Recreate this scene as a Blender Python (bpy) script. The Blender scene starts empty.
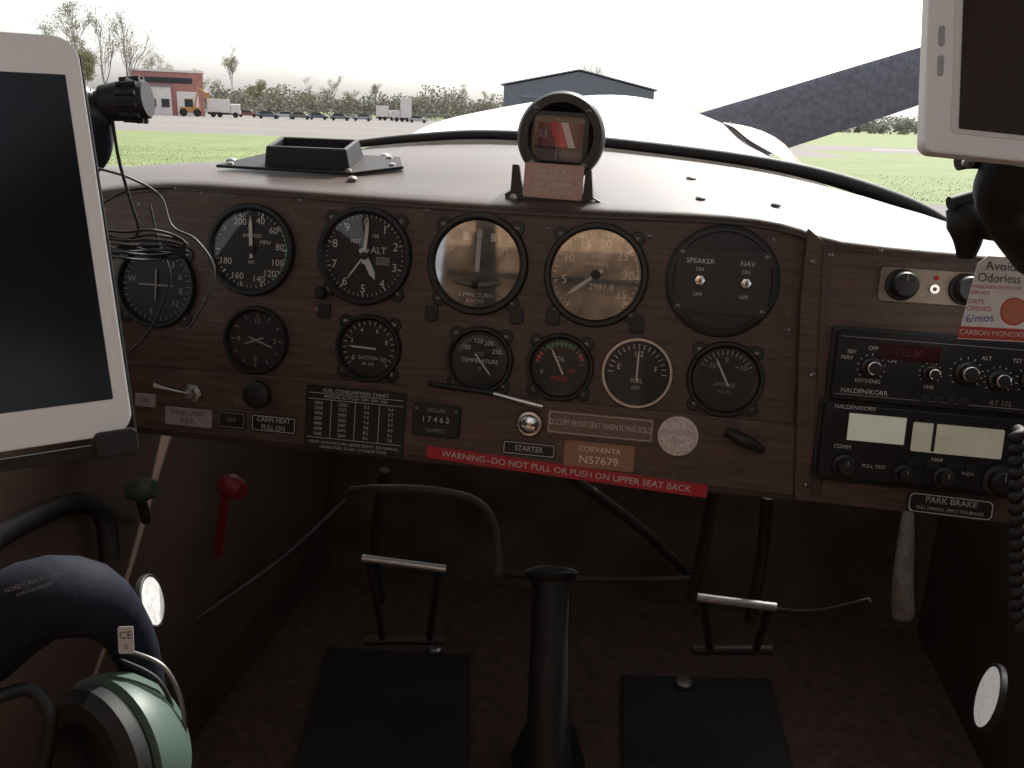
import bpy, bmesh, math, random
from mathutils import Vector, Matrix
random.seed(4)
S=bpy.context.scene
rad=math.radians
# ---------------------------------------------------------------- camera
F=870.0
CAM=Vector((0,0,1.75))
R=(Matrix.Rotation(rad(9),3,'Z')@Matrix.Rotation(rad(90-17.0),3,'X')@Matrix.Rotation(rad(2.0),3,'Z'))
cd=bpy.data.cameras.new("camera"); cam=bpy.data.objects.new("camera",cd)
S.collection.objects.link(cam); cam.matrix_world=Matrix.Translation(CAM)@R.to_4x4()
cd.sensor_width=36; cd.lens=36*F/1024; cd.clip_start=0.02; cd.clip_end=6000
S.camera=cam
def ray(x,y): return R@Vector(((x-512)/F,-(y-384)/F,-1))
def at(x,y,d): return CAM+ray(x,y)*d
def depth(P): return -(R.transposed()@(P-CAM)).z
def C2W(v): return R@Vector(v)
# ---------------------------------------------------------------- materials
MATS={}
def mat(name,col,rough=0.5,metal=0.0,var=0.0,nscale=20.0,stretch=(1,1,1),bump=0.0,emit=0.0,col2=None,spec=0.5,coords='Object',coat=0,scuff=None):
    if name in MATS: return MATS[name]
    m=bpy.data.materials.new(name); m.use_nodes=True; nt=m.node_tree; b=nt.nodes["Principled BSDF"]
    b.inputs["Base Color"].default_value=(*col,1); b.inputs["Roughness"].default_value=rough; b.inputs["Metallic"].default_value=metal
    b.inputs["Specular IOR Level"].default_value=spec
    if coat: b.inputs["Coat Weight"].default_value=coat
    if emit>0:
        b.inputs["Emission Color"].default_value=(*col,1); b.inputs["Emission Strength"].default_value=emit
    if var>0 or bump>0 or col2:
        tc=nt.nodes.new("ShaderNodeTexCoord"); mp=nt.nodes.new("ShaderNodeMapping"); mp.inputs["Scale"].default_value=stretch
        nz=nt.nodes.new("ShaderNodeTexNoise"); nz.inputs["Scale"].default_value=nscale; nz.inputs["Detail"].default_value=6; nz.inputs["Roughness"].default_value=0.6
        nt.links.new(tc.outputs[coords],mp.inputs["Vector"]); nt.links.new(mp.outputs[0],nz.inputs["Vector"])
        rp=nt.nodes.new("ShaderNodeValToRGB"); rp.color_ramp.elements[0].position=0.35; rp.color_ramp.elements[1].position=0.65
        c2=col2 if col2 else tuple(min(1,c*(1+var)) for c in col)
        c1=col if col2 else tuple(c*(1-var) for c in col)
        rp.color_ramp.elements[0].color=(*c1,1); rp.color_ramp.elements[1].color=(*c2,1)
        nt.links.new(nz.outputs["Fac"],rp.inputs[0]); out=rp.outputs[0]
        if scuff:
            sc,colr,amt=scuff
            n2=nt.nodes.new("ShaderNodeTexNoise"); n2.inputs["Scale"].default_value=sc; n2.inputs["Detail"].default_value=8; n2.inputs["Roughness"].default_value=.75
            nt.links.new(tc.outputs[coords],n2.inputs["Vector"])
            r2=nt.nodes.new("ShaderNodeMapRange"); r2.inputs[1].default_value=.56; r2.inputs[2].default_value=.72; r2.inputs[4].default_value=amt
            nt.links.new(n2.outputs["Fac"],r2.inputs[0])
            mx=nt.nodes.new("ShaderNodeMix"); mx.data_type='RGBA'; nt.links.new(r2.outputs[0],mx.inputs[0]); nt.links.new(out,mx.inputs[6]); mx.inputs[7].default_value=(*colr,1); out=mx.outputs[2]
        nt.links.new(out,b.inputs["Base Color"])
        mr=nt.nodes.new("ShaderNodeMapRange"); mr.inputs[3].default_value=max(.02,rough-.06); mr.inputs[4].default_value=min(1,rough+.08)
        nt.links.new(nz.outputs["Fac"],mr.inputs[0]); nt.links.new(mr.outputs[0],b.inputs["Roughness"])
        if bump>0:
            bp=nt.nodes.new("ShaderNodeBump"); bp.inputs["Strength"].default_value=bump; bp.inputs["Distance"].default_value=0.002
            nt.links.new(nz.outputs["Fac"],bp.inputs["Height"]); nt.links.new(bp.outputs[0],b.inputs["Normal"])
    MATS[name]=m; return m
def glassmat(name,fac,rough=0.02,smudge=0):
    m=bpy.data.materials.new(name); m.use_nodes=True; nt=m.node_tree; nt.nodes.clear()
    o=nt.nodes.new("ShaderNodeOutputMaterial"); t=nt.nodes.new("ShaderNodeBsdfTransparent"); g=nt.nodes.new("ShaderNodeBsdfGlossy"); x=nt.nodes.new("ShaderNodeMixShader")
    g.inputs["Roughness"].default_value=rough
    x.inputs[0].default_value=fac
    if smudge:
        tc=nt.nodes.new("ShaderNodeTexCoord"); nz=nt.nodes.new("ShaderNodeTexNoise"); nz.inputs["Scale"].default_value=.05; nz.inputs["Detail"].default_value=5
        mr=nt.nodes.new("ShaderNodeMapRange"); mr.inputs[1].default_value=.3; mr.inputs[2].default_value=.7; mr.inputs[3].default_value=fac*(1-smudge); mr.inputs[4].default_value=fac*(1+smudge)
        nt.links.new(tc.outputs["Object"],nz.inputs["Vector"]); nt.links.new(nz.outputs["Fac"],mr.inputs[0]); nt.links.new(mr.outputs[0],x.inputs[0])
    nt.links.new(t.outputs[0],x.inputs[1]); nt.links.new(g.outputs[0],x.inputs[2]); nt.links.new(x.outputs[0],o.inputs[0])
    return m
WOOD=mat("wood_vinyl",(0.068,0.040,0.029),0.52,nscale=0.05,stretch=(0.35,5,1),col2=(0.130,0.080,0.059),bump=0.05,scuff=(.035,(.20,.15,.12),.6))
SHIELD=mat("glareshield_vinyl",(0.078,0.055,0.043),0.40,var=0.3,nscale=9,bump=0.2,spec=.36,scuff=(14,(.13,.098,.08),.6))
BLACK=mat("black_plastic",(0.013,0.013,0.014),0.45,var=0.2,nscale=0.5)
BLACKW=mat("black_rubber",(0.012,0.012,0.012),0.6,var=0.25,nscale=60)
FACE=mat("dial_black",(0.012,0.012,0.012),0.6)
INK=mat("white_ink",(0.62,0.60,0.56),0.6)
INKD=mat("dim_ink",(0.32,0.30,0.28),0.6)
REDI=mat("red_ink",(0.5,0.03,0.02),0.5)
GREENI=mat("green_ink",(0.03,0.22,0.06),0.5)
YELI=mat("yellow_ink",(0.5,0.35,0.03),0.5)
CHROME=mat("chrome",(0.72,0.72,0.72),0.18,1.0)
STEEL=mat("brushed_steel",(0.40,0.38,0.35),0.4,1.0,var=0.2,nscale=30)
SCREW=mat("screw_steel",(0.25,0.24,0.23),0.35,1.0)
WHITE=mat("white_plastic",(0.88,0.87,0.86),0.35,var=0.03,nscale=40)
SCREEN=mat("dark_screen",(0.005,0.006,0.010),0.15,spec=.22)
LABELB=mat("black_placard",(0.015,0.015,0.017),0.4)
LABELG=mat("aluminium_placard",(0.44,0.41,0.40),0.5,0.3,var=0.1,nscale=0.2)
COPPER=mat("copper_placard",(0.36,0.19,0.12),0.45,0.2,var=0.12,nscale=0.2)
BROWNL=mat("brown_placard",(0.20,0.12,0.09),0.5,var=0.12,nscale=0.2)
REDL=mat("red_placard",(0.46,0.02,0.035),0.4,var=0.12,nscale=0.1)
GLASS=glassmat("gauge_glass",0.035,.03)
GLASS2=glassmat("boosted_reflection_glass",0.26,.04,.45)  # reflectivity raised so two dials mirror the added seat
SHIELDG=glassmat("windshield_acrylic",0.03)
# ---------------------------------------------------------------- builders
def link(o,parent=None):
    S.collection.objects.link(o)
    if parent: o.parent=parent
    return o
def grp(name,M=Matrix.Identity(4)):
    e=bpy.data.objects.new(name,None); e.empty_display_size=0.05; S.collection.objects.link(e); e.matrix_world=M; return e
def frame(P,u,v,s=1.0):
    u=u.normalized(); n=u.cross(v).normalized(); v=n.cross(u)
    M=Matrix.Identity(4)
    for i,a in enumerate((u,v,n)):
        for j in range(3): M[j][i]=a[j]*s
    for j in range(3): M[j][3]=P[j]
    return M
def mesh(name,vs,fs,m,parent=None,smooth=False,bev=0,seg=2,sub=0,auto=False):
    me=bpy.data.meshes.new(name); me.from_pydata([tuple(v) for v in vs],[],fs); me.validate(); 
    bm=bmesh.new(); bm.from_mesh(me); bmesh.ops.recalc_face_normals(bm,faces=bm.faces); bm.to_mesh(me); bm.free()
    me.materials.append(m)
    if smooth:
        for p in me.polygons: p.use_smooth=True
    o=bpy.data.objects.new(name,me); link(o,parent)
    if sub:
        sm=o.modifiers.new("s",'SUBSURF'); sm.levels=sub; sm.render_levels=sub
    if bev:
        b=o.modifiers.new("b",'BEVEL'); b.width=bev; b.segments=seg; b.limit_method='ANGLE'
    return o
def prism(parent,name,pts,z0,z1,m,bev=0):
    n=len(pts); vs=[(x,y,z0) for x,y in pts]+[(x,y,z1) for x,y in pts]
    fs=[list(range(n))[::-1],list(range(n,2*n))]+[[i,(i+1)%n,n+(i+1)%n,n+i] for i in range(n)]
    return mesh(name,vs,fs,m,parent,bev=bev)
def rr(w,h,r,cx=0,cy=0,k=5):
    pts=[]
    for sx,sy,a0 in((1,1,0),(-1,1,90),(-1,-1,180),(1,-1,270)):
        for i in range(k+1):
            a=rad(a0+90*i/k); pts.append((cx+sx*(w/2-r)+r*math.cos(a),cy+sy*(h/2-r)+r*math.sin(a)))
    return pts
def rbox(parent,name,cx,cy,w,h,z0,z1,m,r=1.5,bev=0): return prism(parent,name,rr(w,h,min(r,w/2.01,h/2.01),cx,cy),z0,z1,m,bev)
def lathe(parent,name,prof,m,cx=0,cy=0,seg=48,cz=0,axis=None):
    vs=[];fs=[]
    for r,z in prof:
        for i in range(seg):
            a=2*math.pi*i/seg; vs.append(Vector((r*math.cos(a),r*math.sin(a),z)))
    for j in range(len(prof)-1):
        for i in range(seg):
            fs.append([j*seg+i,j*seg+(i+1)%seg,(j+1)*seg+(i+1)%seg,(j+1)*seg+i])
    if axis is not None:
        q=Vector((0,0,1)).rotation_difference(Vector(axis).normalized()); vs=[q@v for v in vs]
    vs=[v+Vector((cx,cy,cz)) for v in vs]
    o=mesh(name,vs,fs,m,parent,smooth=True)
    e=o.modifiers.new("e",'EDGE_SPLIT'); e.split_angle=rad(38)
    return o
def disc(parent,name,r,z,m,cx=0,cy=0,seg=40):
    return mesh(name,[(cx+r*math.cos(2*math.pi*i/seg),cy+r*math.sin(2*math.pi*i/seg),z) for i in range(seg)],[list(range(seg))],m,parent)
def txt(parent,s,x,y,h,m=None,z=1.0,rot=0,align='CENTER',name="lettering",wide=1.0,bold=0):
    c=bpy.data.curves.new(name,'FONT'); c.body=s; c.size=h/0.70; c.align_x=align; c.align_y='CENTER'; c.resolution_u=3
    c.offset=bold*h
    c.materials.append(m or INK); o=bpy.data.objects.new(name,c); link(o,parent)
    o.location=(x,y,z); o.rotation_euler=(0,0,rad(rot)); o.scale=(wide,1,1); return o
def catm(P,n=8):
    P=[Vector(p) for p in P]; out=[]
    for i in range(len(P)-1):
        a=P[max(i-1,0)];b=P[i];c=P[i+1];d=P[min(i+2,len(P)-1)]
        for k in range(n):
            t=k/n; out.append(0.5*((2*b)+(c-a)*t+(2*a-5*b+4*c-d)*t*t+(3*b-a-3*c+d)*t**3))
    out.append(P[-1]); return out
def tube(parent,name,pts,r,m,smooth=True,caps=True,radii=None):
    if smooth and len(pts)>2:
        if radii:
            rr_=catm([Vector((q,0,0)) for q in radii]); radii=[q.x for q in rr_]
        pts=catm(pts)
    c=bpy.data.curves.new(name,'CURVE'); c.dimensions='3D'; sp=c.splines.new('POLY'); sp.points.add(len(pts)-1)
    for i,p in enumerate(pts):
        sp.points[i].co=(*p,1)
        if radii: sp.points[i].radius=radii[i]/r
    c.bevel_depth=r; c.bevel_resolution=4; c.use_fill_caps=caps; c.materials.append(m)
    sp.use_smooth=True
    o=bpy.data.objects.new(name,c); link(o,parent); return o
def ticks(parent,name,n,a0,a1,r1,r2,w,m,z=1.2,cx=0,cy=0):
    vs=[];fs=[]
    for i in range(n):
        a=rad(a0+(a1-a0)*i/max(1,n-1)); s,c=math.sin(a),math.cos(a)
        for r,q in((r1,-w/2),(r2,-w/2),(r2,w/2),(r1,w/2)): vs.append((cx+r*s+q*c,cy+r*c-q*s,z))
        fs.append([4*i,4*i+1,4*i+2,4*i+3])
    return mesh(name,vs,fs,m,parent)
def arcband(parent,name,a0,a1,r1,r2,m,z=1.15,cx=0,cy=0):
    k=16; vs=[]
    for i in range(k+1):
        a=rad(a0+(a1-a0)*i/k); vs+= [(cx+r1*math.sin(a),cy+r1*math.cos(a),z),(cx+r2*math.sin(a),cy+r2*math.cos(a),z)]
    return mesh(name,vs,[[2*i,2*i+1,2*i+3,2*i+2] for i in range(k)],m,parent)
def needle(parent,ang,L,w,m=None,z=2.2,tail=8,cx=0,cy=0,name="needle"):
    s,c=math.sin(rad(ang)),math.cos(rad(ang)); f=lambda r,q:(cx+r*s+q*c,cy+r*c-q*s)
    return prism(parent,name,[f(-tail,-w/2),f(-tail,w/2),f(L*.75,w/2),f(L,0),f(L*.75,-w/2)],z,z+.5,m or INK)
def screw(parent,x,y,r=2.6,z=0,a=None):
    lathe(parent,"screw",[(r,z),(r,z+.7),(r*.7,z+1.3),(0,z+1.4)],SCREW,x,y,14)
    a=rad(random.uniform(0,90)); s,c=math.sin(a)*r*.8,math.cos(a)*r*.8
    tube(parent,"screw_slot",[(x-s,y-c,z+1.35),(x+s,y+c,z+1.35)],r*.12,BLACK,smooth=False)
# ---------------------------------------------------------------- panel frame
tau=rad(11); PU=Vector((math.cos(rad(.6)),0,-math.sin(rad(.6)))); PV=Vector((0,math.sin(tau),math.cos(tau)))
PN=PU.cross(PV).normalized(); PV=PN.cross(PU)
PO=at(478,264,0.74)
def onpan(x,y,off=0.0):
    d=ray(x,y); t=((PO+PN*off-CAM).dot(PN))/d.dot(PN); return CAM+d*t
def pM(x,y,off=0.0,rot=0):
    P=onpan(x,y,off); s=depth(P)/F
    u=PU*math.cos(rad(rot))+PV*math.sin(rad(rot)); v=PV*math.cos(rad(rot))-PU*math.sin(rad(rot))
    return frame(P,u,v,s)
panelM=pM(478,264); panel=grp("instrument_panel",panelM); PI=panelM.inverted()
def PL(x,y,off=0): 
    q=PI@onpan(x,y,off); return (q.x,q.y)
S0=depth(PO)/F
prism(panel,"panel_board",[PL(*p) for p in[(40,225),(60,206),(104,194),(124,188),(150,184),(195,184),(300,192),(400,200),(500,207),(600,212),(700,215),(760,219),(806,229),(806,492),(700,478),(500,458),(165,424),(40,410)]],-4,0,WOOD,bev=.8)
prism(panel,"lower_rail",[PL(*p) for p in[(100,364),(300,377),(420,385),(520,397),(799,424),(796,495),(700,484),(500,463),(165,430),(100,422)]],0.2,7,WOOD,bev=1.5)
prism(panel,"bottom_lip",[PL(*p) for p in[(100,422),(796,494),(796,500),(100,428)]],-22,5.5,mat("lip",(0.05,0.028,0.02),0.5,var=.2,nscale=.3),bev=1)
OFFR=0.012
prism(panel,"radio_section",[PL(*p) for p in[(806,229),(822,243),(955,254),(1100,268),(1100,530),(1010,521),(792,497),(798,300)]],-4,OFFR/S0,WOOD,bev=1.5)
prism(panel,"radio_section_edge_trim",[PL(*p) for p in[(820,246),(828,247),(818,492),(808,491)]],OFFR/S0,OFFR/S0+2,mat("trim_wood",(0.075,0.042,0.030),0.4,var=.3,nscale=.1,stretch=(5,.3,1)),bev=.6)
for x,y in[(203,192),(300,200),(427,210),(548,228),(650,236),(775,240),(140,204),(205,300),(318,310),(790,330)]:
    q=PL(x,y); screw(panel,q[0],q[1],2.4,0)
for x,y in[(812,262),(812,375),(806,485),(830,255),(880,250)]:
    q=PL(x,y,OFFR); screw(panel,q[0],q[1],2.6,OFFR/S0+2)
for x,y in[(325,311),(432,313),(517,316),(553,317),(637,325)]:
    q=PL(x,y); rbox(panel,"rocker_stub",q[0],q[1],13,15,0,4,BLACK,2,.6)
q=PL(172,193); txt(panel,"THIS AIRCRAFT MUST BE OPERATED AS NORMAL CATEGORY",q[0]-5,q[1]+1,3.2,INKD,.3,align='LEFT',name="heading_lettering",wide=.62)
# ---------------------------------------------------------------- gauges
def gauge(name,x,y,r,ears=True,bez=BLACK,rin=.84,glass=GLASS,face=FACE,off=0.0,deep=7,rot=0):
    g=grp(name,pM(x,y,off,rot))
    if ears:
        for a in(45,135,225,315):
            ex,ey=r*1.03*math.cos(rad(a)),r*1.03*math.sin(rad(a))
            lathe(g,"mount_lug",[(7.5,0.1),(7.5,1.6),(6.8,2.2),(0,2.2)],BLACK,ex,ey,20); screw(g,ex,ey,2.6,2.2)
    lathe(g,"bezel",[(r,0.1),(r,deep*.6),(r*.97,deep),(r*.9,deep),(r*rin,deep*.55),(r*rin,.6)],bez)
    disc(g,"dial",r*rin+.5,.7,face)
    if glass: disc(g,"glass",r*rin,deep*.5,glass)
    return g
def nums(g,lst,R_,h,m=None,z=1.2):
    for s,a in lst: txt(g,s,R_*math.sin(rad(a)),R_*math.cos(rad(a)),h,m,z,name="numeral")
g=gauge("airspeed_indicator",252,250,46,ears=False)
nums(g,[("200",-26),("40",16),("60",48),("80",82),("100",112),("120",138),("140",163),("160",208),("180",245)],30,6.5)
ticks(g,"marks",45,10,345,35,38,.6,INK); ticks(g,"major_marks",10,16,340,33.5,38,1.2,INK)
arcband(g,"green_arc",48,140,36,38,GREENI); txt(g,"AIRSPEED",0,14,3.4); txt(g,"MPH",14,8,4); txt(g,"IAS",0,-12,3.4)
needle(g,-4,34,3.4); lathe(g,"needle_hub",[(4,2),(4,3.4),(0,3.6)],FACE,seg=20)
g=gauge("altimeter",365,256,49)
nums(g,[(str(i),i*36) for i in range(10)],33,8); ticks(g,"marks",51,0,360,38,41,.6,INK); ticks(g,"major_marks",11,0,360,36.5,41,1.2,INK)
txt(g,"ALT",14,6,6.5); txt(g,"FEET",-10,14,3.6); txt(g,"100",10,20,3.4)
rbox(g,"pressure_window",19,-4,14,8,1,1.5,mat("subdial",(.2,.19,.17),.6),1); txt(g,"30.12",19,-4,3.5,FACE,1.7)
needle(g,3,38,3.4,z=2.4); needle(g,152,26,6,z=2.0); needle(g,215,30,1.6,z=2.8); lathe(g,"needle_hub",[(4,2),(4,3.8),(0,4)],FACE,seg=20)
lathe(g,"setting_knob",[(6,0),(6,9),(5,11),(0,11)],BLACK,-42,-40,20)
g=gauge("turn_and_bank_indicator",478,264,51,glass=GLASS2)
txt(g,"L",-27,16,8); txt(g,"R",27,16,8); rbox(g,"doghouse_mark",-14,27,5,8,1,1.5,INK,.5); rbox(g,"doghouse_mark",14,27,5,8,1,1.5,INK,.5); rbox(g,"centre_mark",0,30,5,9,1,1.5,INK,.5)
needle(g,0,30,4.5,z=2); txt(g,"2 MIN. TURN",0,-31,4.4); txt(g,"ELECTRIC",0,-37,3)
tb=[(-24+3*i,-16-5*math.cos((i-8)*.18),2.2) for i in range(17)]
tube(g,"inclinometer_tube",tb,3.2,mat("inclinometer",(.12,.11,.09),.3)); lathe(g,"ball",[(0,-4),(2.8,-2.8),(4,0),(2.8,2.8),(0,4)],FACE,-1,-21,20,4.0)
g=gauge("tachometer",596,275,52,rin=.86,glass=GLASS2)
nums(g,[("5",-102),("10",-62),("15",-24),("20",14),("25",52),("30",88),("35",124)],32,8.5)
ticks(g,"marks",36,-135,135,40,43,.7,INK); ticks(g,"major_marks",8,-140,130,38,43,1.4,INK)
arcband(g,"green_arc",60,95,41,43,GREENI); txt(g,"RPM",0,18,4.6); txt(g,"HUNDREDS",0,11,3)
rbox(g,"hour_window",6,-12,34,9,1,1.5,FACE,1); txt(g,"2981.8",6,-12,6.6,INK,1.8)
needle(g,232,36,3.6,z=2.4); lathe(g,"needle_hub",[(5,2),(5,3.8),(0,4)],FACE,seg=20)
g=grp("speaker_switch_panel",pM(722,281))
lathe(g,"round_plate",[(56,.1),(56,3),(54,4.5),(49,4.5),(48,3.4),(0,3.4)],BLACK,seg=56)
rbox(g,"square_plate",0,-1,92,64,3.5,4.6,mat("satin_black",(.026,.024,.024),.5),4,.4)
txt(g,"SPEAKER",-23,18,5,z=4.8); txt(g,"NAV",23,18,5,z=4.8)
for sx in(-22,23):
    txt(g,"ON",sx-1,10,3.6,z=4.8); txt(g,"OFF",sx-1,-15,3.6,z=4.8)
    lathe(g,"switch_nut",[(5,4.6),(5,6.2),(3,6.4),(3,8),(0,8)],CHROME,sx,-1,6)
    tube(g,"switch_lever",[(sx,-1,8),(sx-1,-4,15)],1.7,CHROME,smooth=False)
for sx,sy in((-41,26),(41,26),(-41,-28),(41,-28)): screw(g,sx,sy,2.6,4.6)
g=gauge("directional_gyro",157,285,43,rin=.86,glass=None)
ticks(g,"marks",37,0,360,32,36,.7,INKD); nums(g,[("N",10),("3",40),("6",70),("E",100),("12",130),("S",190),("W",280)],27,6,INKD)
tube(g,"airplane_symbol",[(-18,0,2),(18,0,2)],.9,INKD,smooth=False); tube(g,"airplane_body",[(0,-16,2),(0,16,2)],.9,INKD,smooth=False)
g=gauge("clock",257,340,34,ears=False); ticks(g,"marks",13,0,360,23,27,1,INKD); needle(g,110,20,1.6,INKD); needle(g,250,14,1.6,INKD)
nums(g,[("12",0),("3",90),("6",180),("9",270)],19,5,INKD)
g=gauge("suction_gauge",369,348,34); ticks(g,"marks",21,-130,130,23,27,.7,INK); nums(g,[("0",-125),("2",-70),("4",-25),("6",25),("8",70),("10",125)],19,4.6); txt(g,"SUCTION",0,-10,3.4); txt(g,"IN. HG",0,-16,3); needle(g,-88,21,1.8)
g=gauge("oil_temperature_gauge",480,360,34); ticks(g,"marks",21,-70,70,21,25,.7,INKD); nums(g,[("100",-52),("150",-8),("200",26),("250",60)],19,4.6,INK); txt(g,"TEMPERATURE",0,-1,4,INK); txt(g,"OIL",0,6,3.6,INKD); txt(g,"°F",0,-9,3.4,INKD); needle(g,140,20,1.6,INK)
g=gauge("oil_pressure_gauge",560,367,34); arcband(g,"red_arc",-80,-55,22,25,REDI); arcband(g,"green_arc",-40,35,22,25,GREENI); arcband(g,"red_arc_high",50,70,22,25,REDI)
ticks(g,"marks",15,-80,80,20,26,.7,INKD,1.3); txt(g,"OIL",0,8,4.4); txt(g,"PRESS",0,-12,4.4,REDI); txt(g,"100",11,-3,4,REDI); txt(g,"0",-18,-6,4); needle(g,-28,22,1.8)
g=gauge("fuel_gauge",637,373,36,ears=False,bez=mat("dull_chrome",(.55,.55,.55),.25,1.0),rin=.90,deep=5); ticks(g,"marks",17,-90,90,24,29,.8,INK); nums(g,[("E",-75),("1/2",0),("F",75)],19,5.5); txt(g,"FUEL",0,-8,4); txt(g,"LEFT",0,-15,3); needle(g,0,24,1.8)
g=gauge("ammeter",725,379,38); ticks(g,"marks",13,-60,60,24,29,1,INKD); nums(g,[("-30",-50),("0",0),("+30",50)],19,5,INKD); txt(g,"AMPERES",0,-6,3.8,INKD); txt(g,"VOLTS",0,-13,3,INKD); needle(g,-28,24,1.8)
# ---------------------------------------------------------------- lower rail furniture
RO=7*S0
def plac(name,x,y,w,h,m,lines,hh,ink=None,border=True,off=RO,rot=0,wide=.9,rad_=2,th=1.4):
    g=grp(name,pM(x,y,off,rot)); rbox(g,"plate",0,0,w,h,.1,th,m,rad_,.3)
    if border:
        a=rr(w-3,h-3,1.5); b=rr(w-4.4,h-4.4,1)
        n=len(a); vs=[(p[0],p[1],th+.15) for p in a]+[(p[0],p[1],th+.15) for p in b]
        mesh("border",vs,[[i,(i+1)%n,n+(i+1)%n,n+i] for i in range(n)],ink or INK,g)
    k=len(lines)
    for i,s in enumerate(lines): txt(g,s,0,(k-1)*hh*.8-i*hh*1.6,hh,ink,th+.3,wide=wide)
    return g
plac("panel_light_placard",189,417,50,18,LABELG,["PANEL LIGHT","INCR."],4.8,FACE,False)
plac("black_switch_placard",232,420,30,18,LABELB,["OFF"],4.5,INKD)
plac("cabin_heat_placard",274,424,48,18,LABELB,["CABIN HEAT","PULL ON"],4.8)
plac("starter_placard",529,449,54,15,LABELB,["STARTER"],5.5)
plac("solo_seat_placard",600,426,106,24,BROWNL,["OCCUPY FRONT SEAT WHEN FLYING SOLO"],5.8,INK,True,wide=.62)
g=plac("registration_placard",599,456,70,26,COPPER,[],6.3,None,False); CRM=mat("cream_ink",(.85,.78,.70),.5)
txt(g,"CORVANTA",0,6,5.4,CRM,1.7); txt(g,"N57679",0,-5,7.6,CRM,1.7,wide=1.12)
g=plac("warning_placard",564,471,283,13,REDL,[],6,INK,False,off=RO,rot=-2.2)
txt(g,"WARNING--DO NOT PULL OR PUSH ON UPPER SEAT BACK",0,0,6.2,INK,1.8,wide=1.06)
g=grp("performance_table_placard",pM(355,421,RO)); rbox(g,"plate",0,0,104,66,.1,1.4,LABELB,2,.3)
txt(g,"FUEL CONSUMPTION CHART",0,28,3.6,INK,1.7); txt(g,"PRESSURE ALTITUDE  RPM  GPH  HRS",0,22,2.8,INK,1.7)
for i in range(7):
    for j,t in enumerate((str(2000+i*500),str(2350+i*25),"%.1f"%(6.2+.4*i),"%.1f"%(5.6-.3*i))): txt(g,t,-38+25*j,15-i*5.2,3.1,INK,1.7)
for yy in(25,19,-20): rbox(g,"rule",0,yy,98,.5,1.4,1.7,INK,.1)
for xx in(-25,0,25): rbox(g,"rule",xx,-.5,.5,38,1.4,1.7,INK,.1)
txt(g,"NOTE: LEAN MIXTURE ABOVE 5000 FT. SEE MANUAL",0,-24.5,2.8,INK,1.7); txt(g,"USABLE FUEL 35 GAL. 17.5 EACH TANK",0,-29,2.8,INK,1.7)
g=grp("hour_meter",pM(437,420,RO)); rbox(g,"case",0,0,48,32,0,6,BLACK,3,1); txt(g,"HOURS",0,10,4,INKD,6.3); rbox(g,"window",0,1,34,9,6,6.6,FACE,1); txt(g,"1 7 4 6 2",0,1,5.5,INK,6.9); txt(g,"QUARTZ",0,-10,3.5,INKD,6.3)
for sx in(-20,20): screw(g,sx,11,1.8,6)
g=grp("round_silver_sticker",pM(678,436,RO)); disc(g,"sticker",20,.4,mat("silver_foil",(.66,.64,.62),.4,.4,var=.25,nscale=.3)); ticks(g,"embossing",40,0,360,16,18,.5,LABELG,.6); txt(g,"INSPECTED",0,3,4.6,LABELG,.6); txt(g,"1974",0,-6,5,LABELG,.6)
g=grp("starter_button",pM(530,423,RO)); lathe(g,"collar",[(14,0),(14,4),(12,7),(9.5,7.4),(9,5)],MATS["dull_chrome"]); lathe(g,"button",[(8.6,2),(8.6,8.5),(7,9.8),(0,10.4)],CHROME)
g=grp("primer_knob",pM(194,393,RO)); lathe(g,"nut",[(10,0),(10,4),(6,5),(6,9),(5,11),(0,11)],MATS["dull_chrome"],seg=6); tube(g,"lever",[(0,0,9),(-12,5,26),(-24,9,34)],3,MATS["dull_chrome"],radii=[2.4,2.4,4])
g=grp("cabin_heat_knob",pM(263,393,RO)); lathe(g,"knob",[(4,0),(4,8),(13,9),(14,13),(13,18),(9,20),(0,20)],BLACK)
g=grp("throttle_friction_lever",pM(485,392,RO)); tube(g,"shaft",[(-58,4,4),(-20,2,5),(10,0,6)],2.6,BLACK); tube(g,"chrome_tip",[(10,0,6),(40,-5,8),(60,-8,8)],3.0,CHROME,radii=[2.4,3,2.2])
g=grp("fuel_shutoff_knob",pM(742,438,RO)); lathe(g,"stem",[(6,0),(6,10),(0,10)],BLACK,seg=24); tube(g,"bar",[(-18,7,12),(0,0,15),(20,-9,12)],6,BLACK,radii=[4,7,4])
plac("left_edge_placard",146,400,22,13,LABELG,["ON"],5,FACE,False)
# ---------------------------------------------------------------- right section
g=grp("intercom_control",pM(930,287,OFFR)); rbox(g,"plate",0,0,98,34,0,3,mat("intercom_plate",(.30,.24,.19),.45,.4,var=.1,nscale=.2),4,.6)
for sx in(-28,32): lathe(g,"knob",[(16,3),(15.5,7),(13,8),(12.5,20),(11,22),(0,22.5)],BLACK,sx,0,30); tube(g,"pointer",[(sx,3,22.8),(sx,11,22.8)],.5,INKD,smooth=False)
lathe(g,"jack",[(4.5,3),(4.5,6),(2,6),(2,3.5)],CHROME,3,-2,20); txt(g,"VOL",-28,13,3.2,z=3.3); txt(g,"SQ",32,13,3.2,z=3.3); lathe(g,"lamp",[(2.5,3),(2.3,5),(0,6)],REDI,4,9,14)
RK=mat("radio_black",(.015,.015,.017),.42,spec=.3)
g=grp("navcom_radio",pM(935,372,OFFR))
rbox(g,"tray",0,0,206,78,0,5,BLACK,3,1); rbox(g,"faceplate",0,0,198,70,5,12,RK,4,1.5)
for a_ in(-1,1): rbox(g,"face_rule",0,a_*29,190,.6,12,12.3,INKD,.2)
txt(g,"HALDEN/KORR",-68,-25,4.6,INK,12.4); txt(g,"NAV",-88,8,4,INK,12.4); txt(g,"KT 175",60,-25,4.6,INKD,12.4)
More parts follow.
